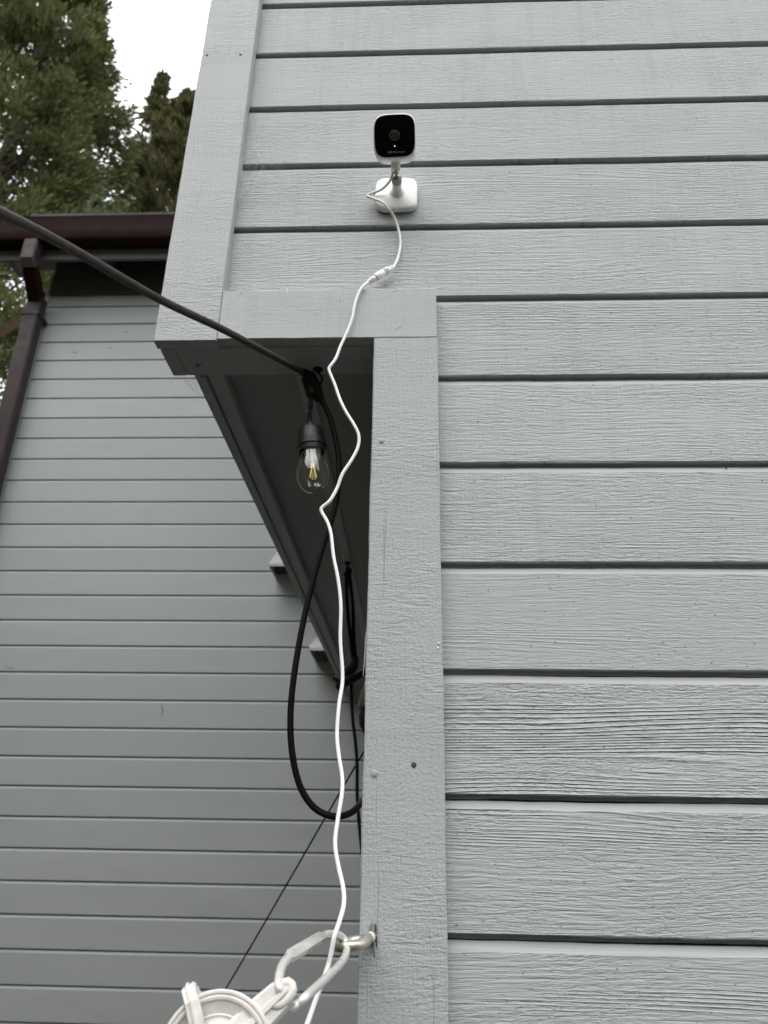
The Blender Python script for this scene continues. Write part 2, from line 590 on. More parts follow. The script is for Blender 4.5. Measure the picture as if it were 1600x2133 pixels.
def disc(px, py, r, depth, name, mat, parent, Y=0.0, n=14, sides=None):
    p = at(px, py, Y=Y)
    mb = MB()
    prof = [(r * .98, 0), (r, depth * .6), (r * .75, depth), (r * .1, depth)]
    mb.lathe(prof, p, frame_from(Vector((0, -1, 0))), n=n)
    return mb.build(name, mat, parent, 40)


for px, py in ((1478, 789), (1495, 790), (1513, 976), (1527, 972), (1062, 970), (1175, 1100), (706, 545)):
    disc(px, py, .0013 if px != 706 else .0016, .0004, 'nail_hole', M_HOLE, near, Y=FY + .001, n=6)
# nail holes, nail heads, paint flaws on the trim
for px, py in ((431, 115), (501, 114)):
    disc(px, py, .0024, .0004, 'nail_hole', M_HOLE, cb)
for px, py, r in ((795, 918, .0036), (780, 1611, .0040)):
    disc(px, py, r, .0012, 'nail_head', M_NAIL, pb, n=7)
kn = disc(862, 1593, .0030, .0010, 'knot', M_KNOT, pb, n=9)
for px, py in ((914, 1340), (912, 1350)):
    disc(px, py, .0014, .0012, 'paint_drip', M_PAINTCHIP, pb, n=8)
for px, py in ((883, 1240), (811, 1405), (858, 1490)):
    disc(px, py, .0009, .0008, 'paint_drip', M_PAINTCHIP, pb, n=8)
for (a, b) in (((814, 611), (826, 603)), ((824, 686), (838, 678)), ((598, 600), (598, 612))):
    MB().tube([at(*a, Y=.0008), at((a[0] + b[0]) / 2, (a[1] + b[1]) / 2 - 1, Y=.0006), at(*b, Y=.0008)], .0005, 6).build('paint_ridge', M_PAINTCHIP, hb)
MB().tube([at(500, 602, Y=-.0002), at(504, 606, Y=-.0006), at(499, 611, Y=-.0004)], .0005, 6).build('paint_ridge', M_PAINTCHIP, hb)
# sliver of lifted paint on the post's edge
MB().add([at(762, 1318, Y=-.0008), at(763.5, 1318, Y=-.0012), at(760.5, 1370, Y=-.003), at(758.8, 1370, Y=-.003),
          at(757, 1408, Y=-.003), at(756, 1408, Y=-.003)], [(0, 1, 2, 3), (3, 2, 4, 5)]).build('paint_flake', M_NAIL, pb)
# staple marks under the soffit plate
p = at(412, 762, Z=2.1875)
MB().tube(catmull([p + Vector((.006, -.002, 0)), p + Vector((0, -.003, 0)), p + Vector((-.003, 0, 0)), p + Vector((.001, .004, 0))], 4), .0007, 6).build('pencil_mark', M_HOLE, pl)
for px, py in ((422, 733), (617, 753), (744, 758)):
    q = at(px, py, Z=2.1880)
    MB().lathe([(.0011, 0), (.0009, .0005)], q, frame_from(Vector((0, 0, -1)), Vector((0, 1, 0))), 8).build('nail_hole', M_HOLE, pl)

# ------------------------------------------------------------------ far house wing
YF = 2.813
far = empty('house_wing', (-1.1, 3.6, 0), 'farther grey house wall of smooth narrow boards below a brown gutter', 'house', 'wings of the grey house')
PF = .13335
fz0 = 2.4204 - .0005
fme = MB().sweep(siding_profile(PF), 'x', [-2.275, -1.2, -.014]).mesh('siding_board')
for k in range(-17, 19):
    z = fz0 - k * PF
    if z < .03: break
    o = place('siding_board', fme, M_FAR, far, (0, YF, z))
    o['grain'] = .1
MB().box(-2.27, -.014, YF + .02, YF + .06, 0, 5.05).build('sheathing', M_SHEATH, far)
MB().sweep(crect(-2.30, -2.2756, YF - .006, YF + .09), 'z', [0, 2.5, 4.80]).build('corner_board', M_TRIMZ, far)
# left return wall of the far wing
fl = MB().sweep(siding_profile(PF), 'y', [YF + .0905, 6.0]).mesh('siding_board')
for k in range(-16, 19):
    z = fz0 - k * PF
    if z < .03: break
    o = place('siding_board', fl, M_SIDY, far, (-2.29, 0, z))
# eave: added dark boards painting the eave's shade on the wall top, gutter, fascia, rafters, roof
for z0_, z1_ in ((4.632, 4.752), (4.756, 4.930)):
    MB().box(-2.268, -.40, YF - .024, YF - .002, z0_, z1_).build('eave_shade_board', M_EAVESHADE, far)
GY = 2.45
gt = MB()
gp = [(0, 0), (.010, .0), (.010, .004), (.004, .008), (.004, .140), (.112, .140), (.112, .004), (.118, 0), (.118, .1445), (-.001, .1445), (-.001, .006)]
# front face slopes slightly like an ogee gutter (y, z) cross-section, z up
gp = [(-.004, .152), (-.010, .148), (-.006, .138), (.004, .060), (.012, .012), (.020, .0), (.112, .0), (.118, .006), (.118, .150), (.112, .150),
      (.110, .010), (.024, .008), (.016, .062), (.006, .146), (.004, .154)]
MB().sweep(gp, 'x', [-3.3, -1.9, -.40], (0, GY, 4.772)).build('gutter', M_GUTTER, far, 40)
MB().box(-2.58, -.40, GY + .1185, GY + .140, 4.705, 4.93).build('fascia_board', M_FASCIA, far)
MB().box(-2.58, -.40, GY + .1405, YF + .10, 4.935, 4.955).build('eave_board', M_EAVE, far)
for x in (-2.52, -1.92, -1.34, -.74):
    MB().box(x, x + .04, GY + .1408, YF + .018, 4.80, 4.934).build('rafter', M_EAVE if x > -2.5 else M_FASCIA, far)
MB().add([(-2.31, GY + .03, 4.958), (-.40, GY + .03, 4.958), (-.40, 6.4, 6.2), (-2.31, 6.4, 6.2),
          (-2.31, GY + .03, 4.978), (-.40, GY + .03, 4.978), (-.40, 6.4, 6.22), (-2.31, 6.4, 6.22)],
         [(0, 3, 2, 1), (4, 5, 6, 7), (0, 1, 5, 4), (1, 2, 6, 5), (2, 3, 7, 6), (3, 0, 4, 7)]).build('roof', M_ROOF, far)


# downspout: outlet, slanted offset, straight pipe
def rect_pipe(mb, pts, wx, wy):
    rings = []
    pts = [Vector(p) for p in pts]
    for i, p in enumerate(pts):
        a = pts[max(i - 1, 0)]
        b = pts[min(i + 1, len(pts) - 1)]
        t = (b - a).normalized()
        sx = Vector((1, 0, 0))
        sy = t.cross(sx).normalized()
        ring = []
        c = .008
        for (u, v) in crect(-wx / 2, wx / 2, -wy / 2, wy / 2, c):
            ring.append(p + sx * u + sy * v)
        rings.append(ring)
    mb.loft(rings)
    return mb


ds = rect_pipe(MB(), [(-2.262, 2.505, 4.775), (-2.262, 2.505, 4.640), (-2.262, 2.530, 4.612)], .085, .075).build('downspout_outlet', M_SPOUT, far, 30)
rect_pipe(MB(), [(-2.262, 2.532, 4.612), (-2.292, 2.70, 4.535), (-2.297, 2.735, 4.505)], .083, .073).build('downspout_elbow', M_GUTTER, far, 30)
dp = rect_pipe(MB(), [(-2.297, 2.733, 4.540), (-2.297, 2.733, 2.4), (-2.297, 2.733, .12)], .092, .080).build('downspout_pipe', M_SPOUT, far, 30)
MB().box(-2.350, -2.245, 2.688, 2.806, 4.40, 4.425).build('pipe_strap', M_SPOUT, dp)
p0, p1 = at(-60, 722, Y=3.4), at(75, 650, Y=3.4)
MB().tube([p0, p1], .045, 4).build('brace_beam', M_POLE, far)

# vents on the far wall
def vent(lip, back, top, wid, grille):
    """sloped hood open below; lip / back / top are picture points of its left edge"""
    b = at(*back, Y=YF)
    zb = b.z
    ly = at(*lip, Z=zb).y
    x0 = b.x
    tz = at(*top, Y=YF).z
    prof = [(YF - .001, tz), (YF - .02, tz - .001), (ly + .02, zb + .030), (ly, zb + .014), (ly, zb), (ly + .004, zb), (ly + .004, zb + .012), (ly + .024, zb + .026), (YF - .021, tz - .005), (YF - .001, tz - .005)]
    mb = MB().sweep(prof, 'x', [x0, x0 + wid])
    for xx in (x0 + .0005, x0 + wid - .0045):
        n_ = 5
        poly = [(YF - .001, tz - .002), (YF - .02, tz - .003), (ly + .021, zb + .028), (ly + .001, zb + .013), (ly + .001, zb + .001), (YF - .001, zb + .001)]
        mb.loft([[(xx, a, c) for a, c in poly], [(xx + .004, a, c) for a, c in poly]])
    o = mb.build('vent_hood', M_VENT, far, 35)
    if grille:
        gr_ = MB()
        for i in range(9):
            x = x0 + .010 + (wid - .020) * i / 8
            gr_.box(x - .002, x + .002, ly + .006, YF - .004, zb + .001, zb + .005)
        for i in range(4):
            y = ly + .010 + (YF - ly - .020) * i / 3
            gr_.box(x0 + .006, x0 + wid - .006, y - .002, y + .002, zb + .0052, zb + .009)
        gr_.build('grille', M_FASCIA, o)
    MB().box(x0 + .008, x0 + wid - .008, ly + .02, YF - .004, zb + .025, zb + .028).build('flap', M_HOLE, o)
    return o


vent((560, 1179), (574, 1206), (578, 1150), .16, False)
vent((648, 1355), (657, 1379), (667, 1329), .15, True)
for pts_ in (((335, 1495), (338, 1482), (336, 1470)), ((12, 1388), (26, 1391), (24, 1400)), ((336, 1465), (340, 1478), (341, 1480)), ((150, 732), (156, 735), (160, 733)),
             ((225, 722), (229, 726), (232, 724)), ((258, 690), (262, 693), (266, 690)), ((20, 1000), (30, 1002), (36, 1000))):
    MB().tube([at(a, b, Y=YF - .0005) for a, b in pts_], .0022, 6).build('paint_scuff', M_SCUFF, far)
tag(MB().box(-.20, -.03, YF - .030, YF - .002, 2.02, 2.06).build('trim_block', M_GUTTER, far))

# ------------------------------------------------------------------ trees behind the house
BLOCKER_X, BLOCKER_Y = -3.75, -12.5


def tree(name, x, y, H, r0, zlow, label, mat, seed, nclump, per, leaf, conical=1.0, cat='tree', clump=.4):
    rnd = random.Random(seed)
    root = empty(name, (x, y, 0), label, cat, 'evergreen trees behind the house')
    tr = MB()
    tr.tube([(x, y, 0), (x + .1, y, H * .3), (x, y + .1, H * .7), (x, y, H * .97)], [r0 * .10, r0 * .085, r0 * .05, .02], 8)
    clumps = []
    for i in range(nclump):
        t = rnd.random() ** .85
        z = zlow + (H - zlow) * t
        prof = (1 - t ** (1.6 * conical)) ** .75 * (0.72 + .28 * min(1, t * 6))
        a = rnd.random() * 2 * math.pi
        lob = 1 + .34 * noise.noise((math.cos(a) * 1.7 + seed, math.sin(a) * 1.7, z * .55)) + .16 * noise.noise((math.cos(a) * 4 + seed, math.sin(a) * 4, z * 1.6))
        rr = r0 * prof * lob * (0.35 + .65 * rnd.random() ** .45)
        clumps.append((Vector((x + rr * math.cos(a), y + rr * math.sin(a), z)), a, rr, .3 + .7 * min(1, (1 - t) * 3)))
    for c, a, rr, k_ in clumps[::6]:
        tr.tube([(x, y, max(zlow, c.z - .25 * rr)), ((x + c.x) / 2, (y + c.y) / 2, c.z - .05 * rr), c], [.05, .03, .01], 5)
    tr.build('trunk', M_BARK, root, 40)
    V, F = [], []
    for c, a, rr, k_ in clumps:
        s = clump * rnd.uniform(.55, 1.25) * k_
        outd = Vector((math.cos(a), math.sin(a), rnd.uniform(.0, .5))).normalized()
        for j in range(per):
            # feathery spray: needles fan out from a short axis that points outwards and up
            t = rnd.random()
            q = Vector((rnd.gauss(0, 1), rnd.gauss(0, 1), rnd.gauss(0, .75)))
            pos = c + outd * (s * (t - .5)) + q * (s * .34 * (1.1 - .7 * t))
            d = (outd * .9 + q.normalized() * .7 + Vector((0, 0, rnd.uniform(-.3, .5)))).normalized()
            L = leaf * rnd.uniform(.6, 1.4)
            w_ = d.cross(Vector((rnd.uniform(-1, 1), rnd.uniform(-1, 1), rnd.uniform(-1, 1)))).normalized() * (L * rnd.uniform(.12, .22))
            k = len(V)
            m_ = pos + d * (L * .45)
            V += [tuple(pos), tuple(m_ + w_), tuple(pos + d * L), tuple(m_ - w_)]
            F.append((k, k + 1, k + 2, k + 3))
    me = bpy.data.meshes.new('crown')
    me.from_pydata(V, [], F)
    place('crown', me, mat, root)
    return root


tree('evergreen_tree', -7.05, 8.2, 18.6, 2.30, 2.5, 'large dense dark green evergreen filling the upper left above the brown gutter', M_LEAF, 11, 900, 270, .105, 1.5, clump=.55)
tree('evergreen_tree', -5.35, 11.5, 17.9, 2.05, 4.0, 'smaller olive evergreen between the large dark tree and the corner board', M_LEAF2, 23, 430, 170, .14, 1.15, clump=.55)
tree('evergreen_tree', -6.35, 11.9, 19.3, .95, 4.0, 'thin spiky evergreen top rising in the gap of white sky', M_LEAF2, 31, 520, 26, .14, .8, clump=.26)
for (px, py, r0, lab, sd_) in ((203, 420, .10, 'pale young conifer tip peeking over the gutter, left one', 5), (252, 426, .12, 'pale young conifer tip peeking over the gutter, right one', 6)):
    q = at(px, py, Y=5.4)
    tree('young_conifer', q.x, q.y, q.z, r0, q.z - 1.2, lab, M_LEAF3, sd_, 40, 40, .07, .5, clump=.12)

# unseen sky blocker added to shade the yard: along the left side and, lower, behind the viewer
hg = MB()
prof = [(-.55, 0), (-.62, 1.2), (-.58, 2.6), (-.45, 4.7), (-.15, 5.3), (.15, 5.3), (.45, 4.7), (.58, 2.6), (.62, 1.2), (.55, 0)]
hg.sweep(prof, 'y', frange(-12.5, 3.0, 56), (BLOCKER_X, 0, 0), jit=.4, jfreq=1.1, seed=4)
hg.sweep([(a * 1.6, b * 1.62) for a, b in prof], 'x', frange(-14, 16, 60), (0, BLOCKER_Y, 0), jit=.6, jfreq=1.1, seed=9)
tag(hg.build('sky_blocker', M_LEAF, None, 60), 'unseen green mass added to block low sky and shade the walls', 'sky_blocker')

# ------------------------------------------------------------------ security camera
sec = empty('security_camera', (-.0255, .020, 2.4725), 'small white security camera with black square face and round-cornered base on the siding', 'security camera')
BX, BZ = -.0255, 2.4715
SY = FY - .0006


def squircle(n, a, b, e=4.6):
    pts = []
    for j in range(n):
        t = 2 * math.pi * j / n
        c, s = math.cos(t), math.sin(t)
        pts.append((a * math.copysign(abs(c) ** (2 / e), c), b * math.copysign(abs(s) ** (2 / e), s)))
    return pts


def sq_loft(org, M, rings, n=56, e=4.6):
    """rings: (scale_x, scale_y, height) along local z"""
    out = []
    for a, b, h in rings:
        out.append([Vector(org) + M @ Vector((x, y, h)) for x, y in squircle(n, a, b, e)])
    return MB().loft(out)


MW = frame_from(Vector((0, -1, 0)))           # local z sticks out of the wall
A = .0330
sq_loft((BX, SY, BZ), MW, [(A * .955, A * .955, .0), (A * .955, A * .955, .0018)], e=4.4).build('base_pad', M_BLACK, sec, 40)
sq_loft((BX, SY, BZ), MW, [(A * .985, A * .985, .0018), (A, A, .0026), (A, A, .0078), (A * .985, A * .985, .0092), (A * .95, A * .95, .0101), (A * .80, A * .80, .0108),
                           (A * .5, A * .5, .0116), (A * .1, A * .1, .0120)], e=4.4).build('base', M_WHITE, sec, 50)
st = MB().lathe([(.0135, .0112), (.0105, .0128), (.0085, .0160), (.0074, .0215), (.0070, .030)], (BX + .0012, SY, BZ), MW, 32).build('stem', M_WHITE, sec, 50)
# knurled collar
kr = []
nk = 44
for h, r in ((.0300, .0072), (.0306, .0076), (.0400, .0073), (.0410, .0068), (.0410, .0050)):
    kr.append([Vector((BX + .0012, SY, BZ)) + MW @ Vector(((r * (1 + (.045 if j % 2 else 0))) * math.cos(2 * math.pi * j / nk),
               (r * (1 + (.045 if j % 2 else 0))) * math.sin(2 * math.pi * j / nk), h)) for j in range(nk)])
MB().loft(kr).build('collar', M_KNURL, sec, 25)
MB().lathe([(.0046, .0400), (.0046, .0425), (.0025, .0432), (.0022, .0475), (.0040, .0480), (.0040, .0500)], (BX + .0008, SY, BZ), MW, 18).build('ball_screw', M_BRASS, sec, 40)
# head, pitched down
PIT = math.radians(29)
nrm = Vector((-.03, -math.cos(PIT), -math.sin(PIT))).normalized()
MH = frame_from(nrm)
FC = at(822, 283, Y=-.0765)                    # centre of the face
HW, HH, HD = .0315, .0316, .035
head = sq_loft(FC, MH, [(HW * .60, HH * .60, -HD), (HW * .80, HH * .80, -HD * .97), (HW * .93, HH * .93, -HD * .86), (HW * .975, HH * .975, -HD * .70),
                        (HW, HH, -HD * .30), (HW * 1.005, HH * 1.005, -.0012), (HW * .99, HH * .99, -.0001), (HW * .948, HH * .948, .0003), (HW * .942, HH * .942, -.0006), (HW * .90, HH * .90, -.0012)], e=4.0).build('head_shell', M_WHITE, sec, 50)
face = sq_loft(FC, MH, [(HW * .938, HH * .938, -.0009), (HW * .938, HH * .938, -.0001), (HW * .93, HH * .93, .0000), (HW * .3, HH * .3, .0000)], e=4.0).build('front_glass', M_GLASSBLK, sec, 30)
# neck under the head
nb = FC + MH @ Vector((0, -HH * .93, -HD * .62))
MB().tube([nb + MH @ Vector((0, .006, 0)), nb + MH @ Vector((.0002, -.006, .0)), nb + MH @ Vector((.0003, -.0105, .0))], [.0074, .0068, .0062], 24).build('neck', M_WHITE, sec, 50)
MB().tube([nb + MH @ Vector((.0003, -.0100, 0)), Vector((BX + .0008, SY, BZ)) + MW @ Vector((0, 0, .047))], .0026, 14).build('hinge_pin', M_BRASS, sec, 40)


def on_face(u, v, h=.0004):
    return FC + MH @ Vector((u, v, h))


def ring_part(r_out, r_in, u, v, mat, name, h=.0003):
    return MB().lathe([(r_out, 0), (r_out, h), (r_in, h), (r_in, 0)], on_face(u, v, .00012), MH, 32).build(name, mat, face, 40)


LV = .0012
ring_part(.0078, .0064, 0, LV, M_LENS, 'lens_ring')
MB().lathe([(.0062, 0), (.0058, .0002), (.0005, .0003)], on_face(0, LV, .00012), MH, 28).build('lens', M_LENSD, face, 40)
ring_part(.0029, .0020, 0, LV - .0010, M_LENS, 'lens_ring', .0006)
MB().lathe([(.00055, 0), (.0004, .0002)], on_face(0, -.0145, .00015), MH, 12).build('status_light', M_LED, face)
MB().lathe([(.0005, 0), (.0004, .0002)], on_face(.0215, -.0035, .00015), MH, 10).build('sensor_dot', M_LOGO, face)


def text_part(s, u, v, size, mat, name, parent, bold=0.0, M=MH, org=None):
    cu = bpy.data.curves.new(name, 'FONT')
    cu.body = s
    cu.size = size
    cu.align_x = 'LEFT'
    cu.align_y = 'CENTER'
    cu.offset = bold
    cu.extrude = .00004
    t = bpy.data.objects.new(name, cu)
    COL.objects.link(t)
    bpy.context.view_layer.update()
    dg = bpy.context.evaluated_depsgraph_get()
    me = bpy.data.meshes.new_from_object(t.evaluated_get(dg))
    bpy.data.objects.remove(t)
    wid = max(q.co.x for q in me.vertices)
    mm = Matrix.Translation(on_face(u, v, .0003)) @ M.to_4x4()
    me.transform(mm)
    me.name = name
    me.materials.clear()
    o = place(name, me, mat, parent)
    return wid


wd = text_part('Alfred', -.0104, -.0228, .0044, M_LOGO, 'lettering', face, .00012)
text_part('Camera', -.0104 + wd + .0003, -.0228, .0044, M_LOGO, 'lettering', face)

# ------------------------------------------------------------------ white power cable
pc = empty('power_cable', (-.046, 0, 2.30), 'thin white power cable with inline plug hanging from the security camera', 'cable')
cup = [(817, 352, -.028), (818, 362, -.026), (812, 377, -.016), (797, 393, .001), (780, 401, .006), (765, 407.5, .0085), (779, 414, .0065), (797, 422, .003), (812, 438, .004),
       (822, 455, .012), (830, 478, .016), (834, 500, .017), (833, 520, .017), (828, 540, .015), (820, 556, .011), (813, 562, .008)]
MB().tube(catmull([at(a, b, Y=c) for a, b, c in cup], 5), .0021, 10).build('cord', M_WCORD, pc, 60)
dn = [(768, 587, .003), (760, 593, -.002), (749, 607, -.004), (739, 635, -.005), (734, 662, -.0055), (723, 692, -.006), (709, 722, -.008), (700, 746, -.010), (690, 760, -.012),
      (685.5, 767.5, -.012), (687, 776, -.012), (697, 800, -.012), (709, 834, -.014), (722, 860, -.016), (737, 884, -.018), (747, 906, -.018), (746, 930, -.018), (733, 957, -.02),
      (713, 988, -.022), (703, 1015, -.022), (688, 1042, -.024), (672, 1056, -.024), (669, 1062, -.024), (672, 1070, -.024), (683, 1090, -.026), (690, 1115, -.028), (695, 1160, -.03),
      (704, 1205, -.032), (710, 1260, -.034), (709, 1330, -.036), (713, 1390, -.038), (713, 1425, -.04), (706, 1470, -.045), (702, 1530, -.05), (706, 1575, -.055), (713, 1620, -.06), (712, 1655, -.065),
      (704, 1705, -.07), (698, 1755, -.075), (704, 1800, -.08), (715, 1850, -.088), (716, 1885, -.094), (707, 1920, -.10), (697, 1950, -.105), (690, 1985, -.104), (682, 2015, -.104),
      (670, 2050, -.112), (655, 2090, -.13), (637, 2140, -.16), (610, 2200, -.20), (570, 2290, -.26)]
MB().tube(catmull([at(a, b, Y=c) for a, b, c in dn], 5), .0021, 10).build('cord', M_WCORD, pc, 60)
a_, b_ = at(818, 556, Y=.010), at(767, 588, Y=.003)
cd = (b_ - a_)
cl = cd.length
MC = frame_from(cd)
MB().lathe([(.0024, 0), (.0030, .002), (.0026, .0035), (.0033, .0045), (.0030, .006), (.0042, .0075), (.0056, .010), (.0058, .0145), (.0052, .0152), (.0058, .0160), (.0052, .0170),
            (.0058, .0178), (.0052, .0188), (.0059, .0197), (.0060, .034), (.0057, .0352), (.0040, .0354)], a_, MC, 24).build('socket_plug', M_WHITE, pc, 45)
MB().lathe([(.0044, .0353), (.0046, .036), (.0045, cl - .006), (.0036, cl - .0045), (.0040, cl - .004), (.0036, cl - .0015), (.0024, cl + .001)], a_, MC, 24).build('plug', M_WHITE, pc, 45)

# ------------------------------------------------------------------ string light
sl = empty('string_light', (-.148, .075, 2.18), 'black string light cord with a clear bulb hanging under the soffit', 'string light')


def atd(px, py, dep):
    return CAM + ray(px, py) * (dep / FPX)


hk = at(655, 795, Y=.072)
inc = [atd(-260, 318, .43), atd(-120, 384, .50), atd(0, 442, .57), atd(130, 508, .655), atd(330, 622, .80), atd(460, 684, .90), atd(560, 737, .985), at(632, 776, Y=.062)]
MB().tube(catmull(inc, 8), .0046, 14).build('cord', M_CORD, sl, 60)
lp = [(660, 818, .078), (672, 838, .082), (688, 872, .088), (700, 920, .095), (706, 965, .10), (704, 1020, .105), (693, 1075, .11), (672, 1140, .115), (648, 1225, .12), (627, 1320, .125), (611, 1420, .13),
      (605, 1500, .135), (609, 1570, .14), (624, 1635, .145), (652, 1680, .15), (690, 1700, .155), (725, 1696, .165), (748, 1677, .18), (768, 1640, .19), (778, 1560, .20)]
MB().tube(catmull([at(a, b, Y=c) for a, b, c in lp], 6), .0042, 14).build('cord', M_BLACK, sl, 60)
# moulded junction: sleeve into which both cords run, drop leg to the socket
j0 = at(640, 780, Y=.066)
jm = at(652, 806, Y=.074)
MB().tube([at(628, 773, Y=.062), at(636, 778, Y=.064), j0 + Vector((.004, 0, -.003)), jm + Vector((.003, 0, 0)), at(662, 825, Y=.080), at(668, 834, Y=.082)],
          [.0052, .0066, .0088, .0098, .0088, .0070], 14).build('junction', M_BLACK, sl, 60)
MB().tube([at(643, 776, Y=.0665), at(641, 792, Y=.070), at(648, 812, Y=.074), at(650, 824, Y=.074)], [.0072, .0092, .0088, .0078], 14).build('junction', M_BLACK, sl, 60)
BXx = at(645, 905, Y=.080)
bx, by = BXx.x, .080
zt = at(645, 882, Y=.080).z
zb_ = at(648, 1027, Y=.080).z
for s in (-1, 1):
    MB().tube(catmull([at(649, 822, Y=.074), at(647 + 3 * s, 845, Y=.076), at(645 - 3 * s, 866, Y=.079), at(644, 888, Y=.080)], 4), .0018, 8).build('cord', M_BLACK, sl, 60)
MZ = Matrix.Identity(3)
tot = zt - zb_
MT = frame_from(Vector((-.10, 0, 1)), Vector((0, 1, 0)))
TL = .10
so = MB().lathe([(.0045, 0), (.0050, -.004), (.0100, -.0055), (.0160, -.009), (.0188, -.016), (.0192, -.030), (.0200, -.0306), (.0200, -.0318), (.0212, -.0322), (.0212, -.0400), (.0196, -.0408), (.0190, -.048), (.0175, -.048), (.0172, -.030)],
                (bx, by, zt), MT, 36).build('socket', M_SOCKET, sl, 35)
hb_ = tot - .040
gl = [(.0150, -.034), (.0155, -.044)]
for i in range(0, 25):
    t = i / 24
    z = -.046 - (tot - .046) * t
    r = .0158 + (.0228 - .0158) * math.sin(min(1, t / .60) * math.pi / 2) ** 1.5 if t < .60 else .0228 * math.sqrt(max(0, 1 - ((t - .60) / .40) ** 2.0))
    gl.append((max(r, .0004), z))
bu = MB().lathe(gl, (bx, by, zt), MT, 40, cap=False).build('bulb', M_BULB, sl, 80)
MB().lathe([(.0125, -.040), (.0120, -.050), (.0098, -.058), (.0050, -.066), (.0022, -.070), (.0018, -.084), (.0030, -.086), (.0012, -.088)], (bx + .001, by + .002, zt), MT, 20).build('glass_stem', M_STEMW, bu, 50)  # bulb stem, widened and whitened to carry the sky reflection
for s, dx, dy in ((0, -.0045, -.002), (1, .0042, -.0035), (2, .0022, .004), (3, -.002, .0035)):
    MB().tube([(bx + .001 + TL * .058 - dx * .25, by - .004 + dy * .3, zt - .058), (bx + .001 + TL * tot * .82 + dx, by - .005 + dy, zt - tot * .82)], .0012, 8).build('filament', M_FIL, bu, 60)

# cup hook screwed into the soffit plate
h0 = at(662, 769, Z=2.1880)
hook = tag(MB().tube(catmull([h0 + Vector((0, 0, .004)), h0 + Vector((0, 0, -.004)), h0 + Vector((.006, .002, -.012)), h0 + Vector((.006, .004, -.021)), h0 + Vector((-.003, .004, -.026)),
                              h0 + Vector((-.010, .003, -.021)), h0 + Vector((-.011, .002, -.012))], 6), .0018, 10)
           .lathe([(.0075, -.0002), (.0075, -.0014), (.0045, -.003)], h0, MZ, 20).build('cup_hook', M_BLACK, None, 50),
           'small black cup hook in the soffit beside the black cord junction', 'hook')

# deeper second hook with hanging cords
h1 = at(724, 1172, Z=2.2035)
hook2 = tag(MB().tube(catmull([h1 + Vector((0, 0, .006)), h1 + Vector((0, 0, -.008)), h1 + Vector((.010, .002, -.020)), h1 + Vector((.004, 0, -.036)), h1 + Vector((-.010, 0, -.030))], 6), .0026, 10)
            .lathe([(.010, -.0002), (.010, -.002), (.006, -.005)], h1, MZ, 18).build('cup_hook', M_BLACK, None, 50),
            'black cup hook deep under the soffit holding the rear hanging cords', 'hook')
rs = empty('string_light', (h1.x, h1.y, h1.z - .05), 'rear run of black string light cord bunched below the deep soffit', 'string light')
Y1 = h1.y
c1 = [(724, 1182, Y1), (722, 1210, Y1), (724, 1270, Y1), (730, 1330, Y1), (735, 1372, Y1)]
c2 = [(725, 1182, Y1 + .01), (730, 1215, Y1 + .01), (735, 1260, Y1 + .01), (736, 1310, Y1 + .01), (739, 1360, Y1 + .01), (742, 1385, Y1 + .01)]
MB().tube(catmull([at(*p[:2], Y=p[2]) for p in c1], 5), .0050, 10).build('cord', M_BLACK, rs, 60)
MB().tube(catmull([at(*p[:2], Y=p[2]) for p in c2], 5), .0050, 10).build('cord', M_BLACK, rs, 60)
MB().tube([at(741, 1368, Y=Y1), at(737, 1385, Y=Y1 + .01), at(722, 1404, Y=Y1 + .02), at(713, 1412, Y=Y1 + .02)], [.008, .013, .0155, .012], 14).build('socket', M_SOCKET, rs, 50)
MB().tube([at(698, 1412, Y=Y1), at(715, 1421, Y=Y1 - .01), at(740, 1412, Y=Y1 - .01), at(757, 1402, Y=Y1), at(775, 1394, Y=Y1)], [.008, .016, .009, .007, .007], 12).build('junction', M_BLACK, rs, 50)
MB().tube([at(712, 1415, Y=Y1), at(708, 1432, Y=Y1), at(716, 1440, Y=Y1)], [.015, .010, .006], 12).build('junction', M_BLACK, rs, 50)
c3 = [(731, 1410, Y1), (732, 1450, Y1), (735, 1500, Y1), (741, 1550, Y1), (744, 1600, Y1), (744, 1650, Y1), (747, 1700, Y1), (751, 1745, Y1), (757, 1800, Y1)]
MB().tube(catmull([at(*p[:2], Y=p[2]) for p in c3], 5), .0040, 10).build('cord', M_BLACK, rs, 60)

wr = tag(MB().tube(catmull([at(790, 1510, Y=1.0), at(752, 1576, Y=1.05), at(690, 1682, Y=1.15), at(600, 1838, Y=1.3), at(520, 1976, Y=1.45), at(468, 2064, Y=1.55), at(400, 2180, Y=1.68)], 4), .0022, 8)
         .build('guy_wire', M_BLACK, None, 60), 'thin straight black wire slanting across the far siding', 'wire')

# lamp on the recessed wall, mostly behind the post
lq = at(752, 1478, Y=.42)
lamp = empty('wall_lamp', (lq.x, .42, lq.z), 'dark wall lamp half hidden behind the grey post', 'lamp')
MB().lathe([(.004, .050), (.012, .046), (.022, .020), (.026, .000), (.026, -.004), (.020, -.006)], (lq.x + .020, .42, lq.z + .006), MZ, 24).build('lamp_shade', M_LAMPD, lamp, 50)
MB().lathe([(.020, .0), (.0235, -.010), (.022, -.026), (.012, -.044), (.003, -.048)], (lq.x + .020, .42, lq.z), MZ, 24).build('lamp_globe', M_BLACK, lamp, 60)
MB().tube([(lq.x + .020, .42, lq.z + .05), (lq.x + .022, .42, lq.z + .070), (-.034, .42, lq.z + .074)], .006, 10).build('lamp_arm', M_LAMPD, lamp, 50)
MB().box(-.046, -.0325, .385, .455, lq.z + .02, lq.z + .12).build('wall_plate', M_LAMPD, lamp)

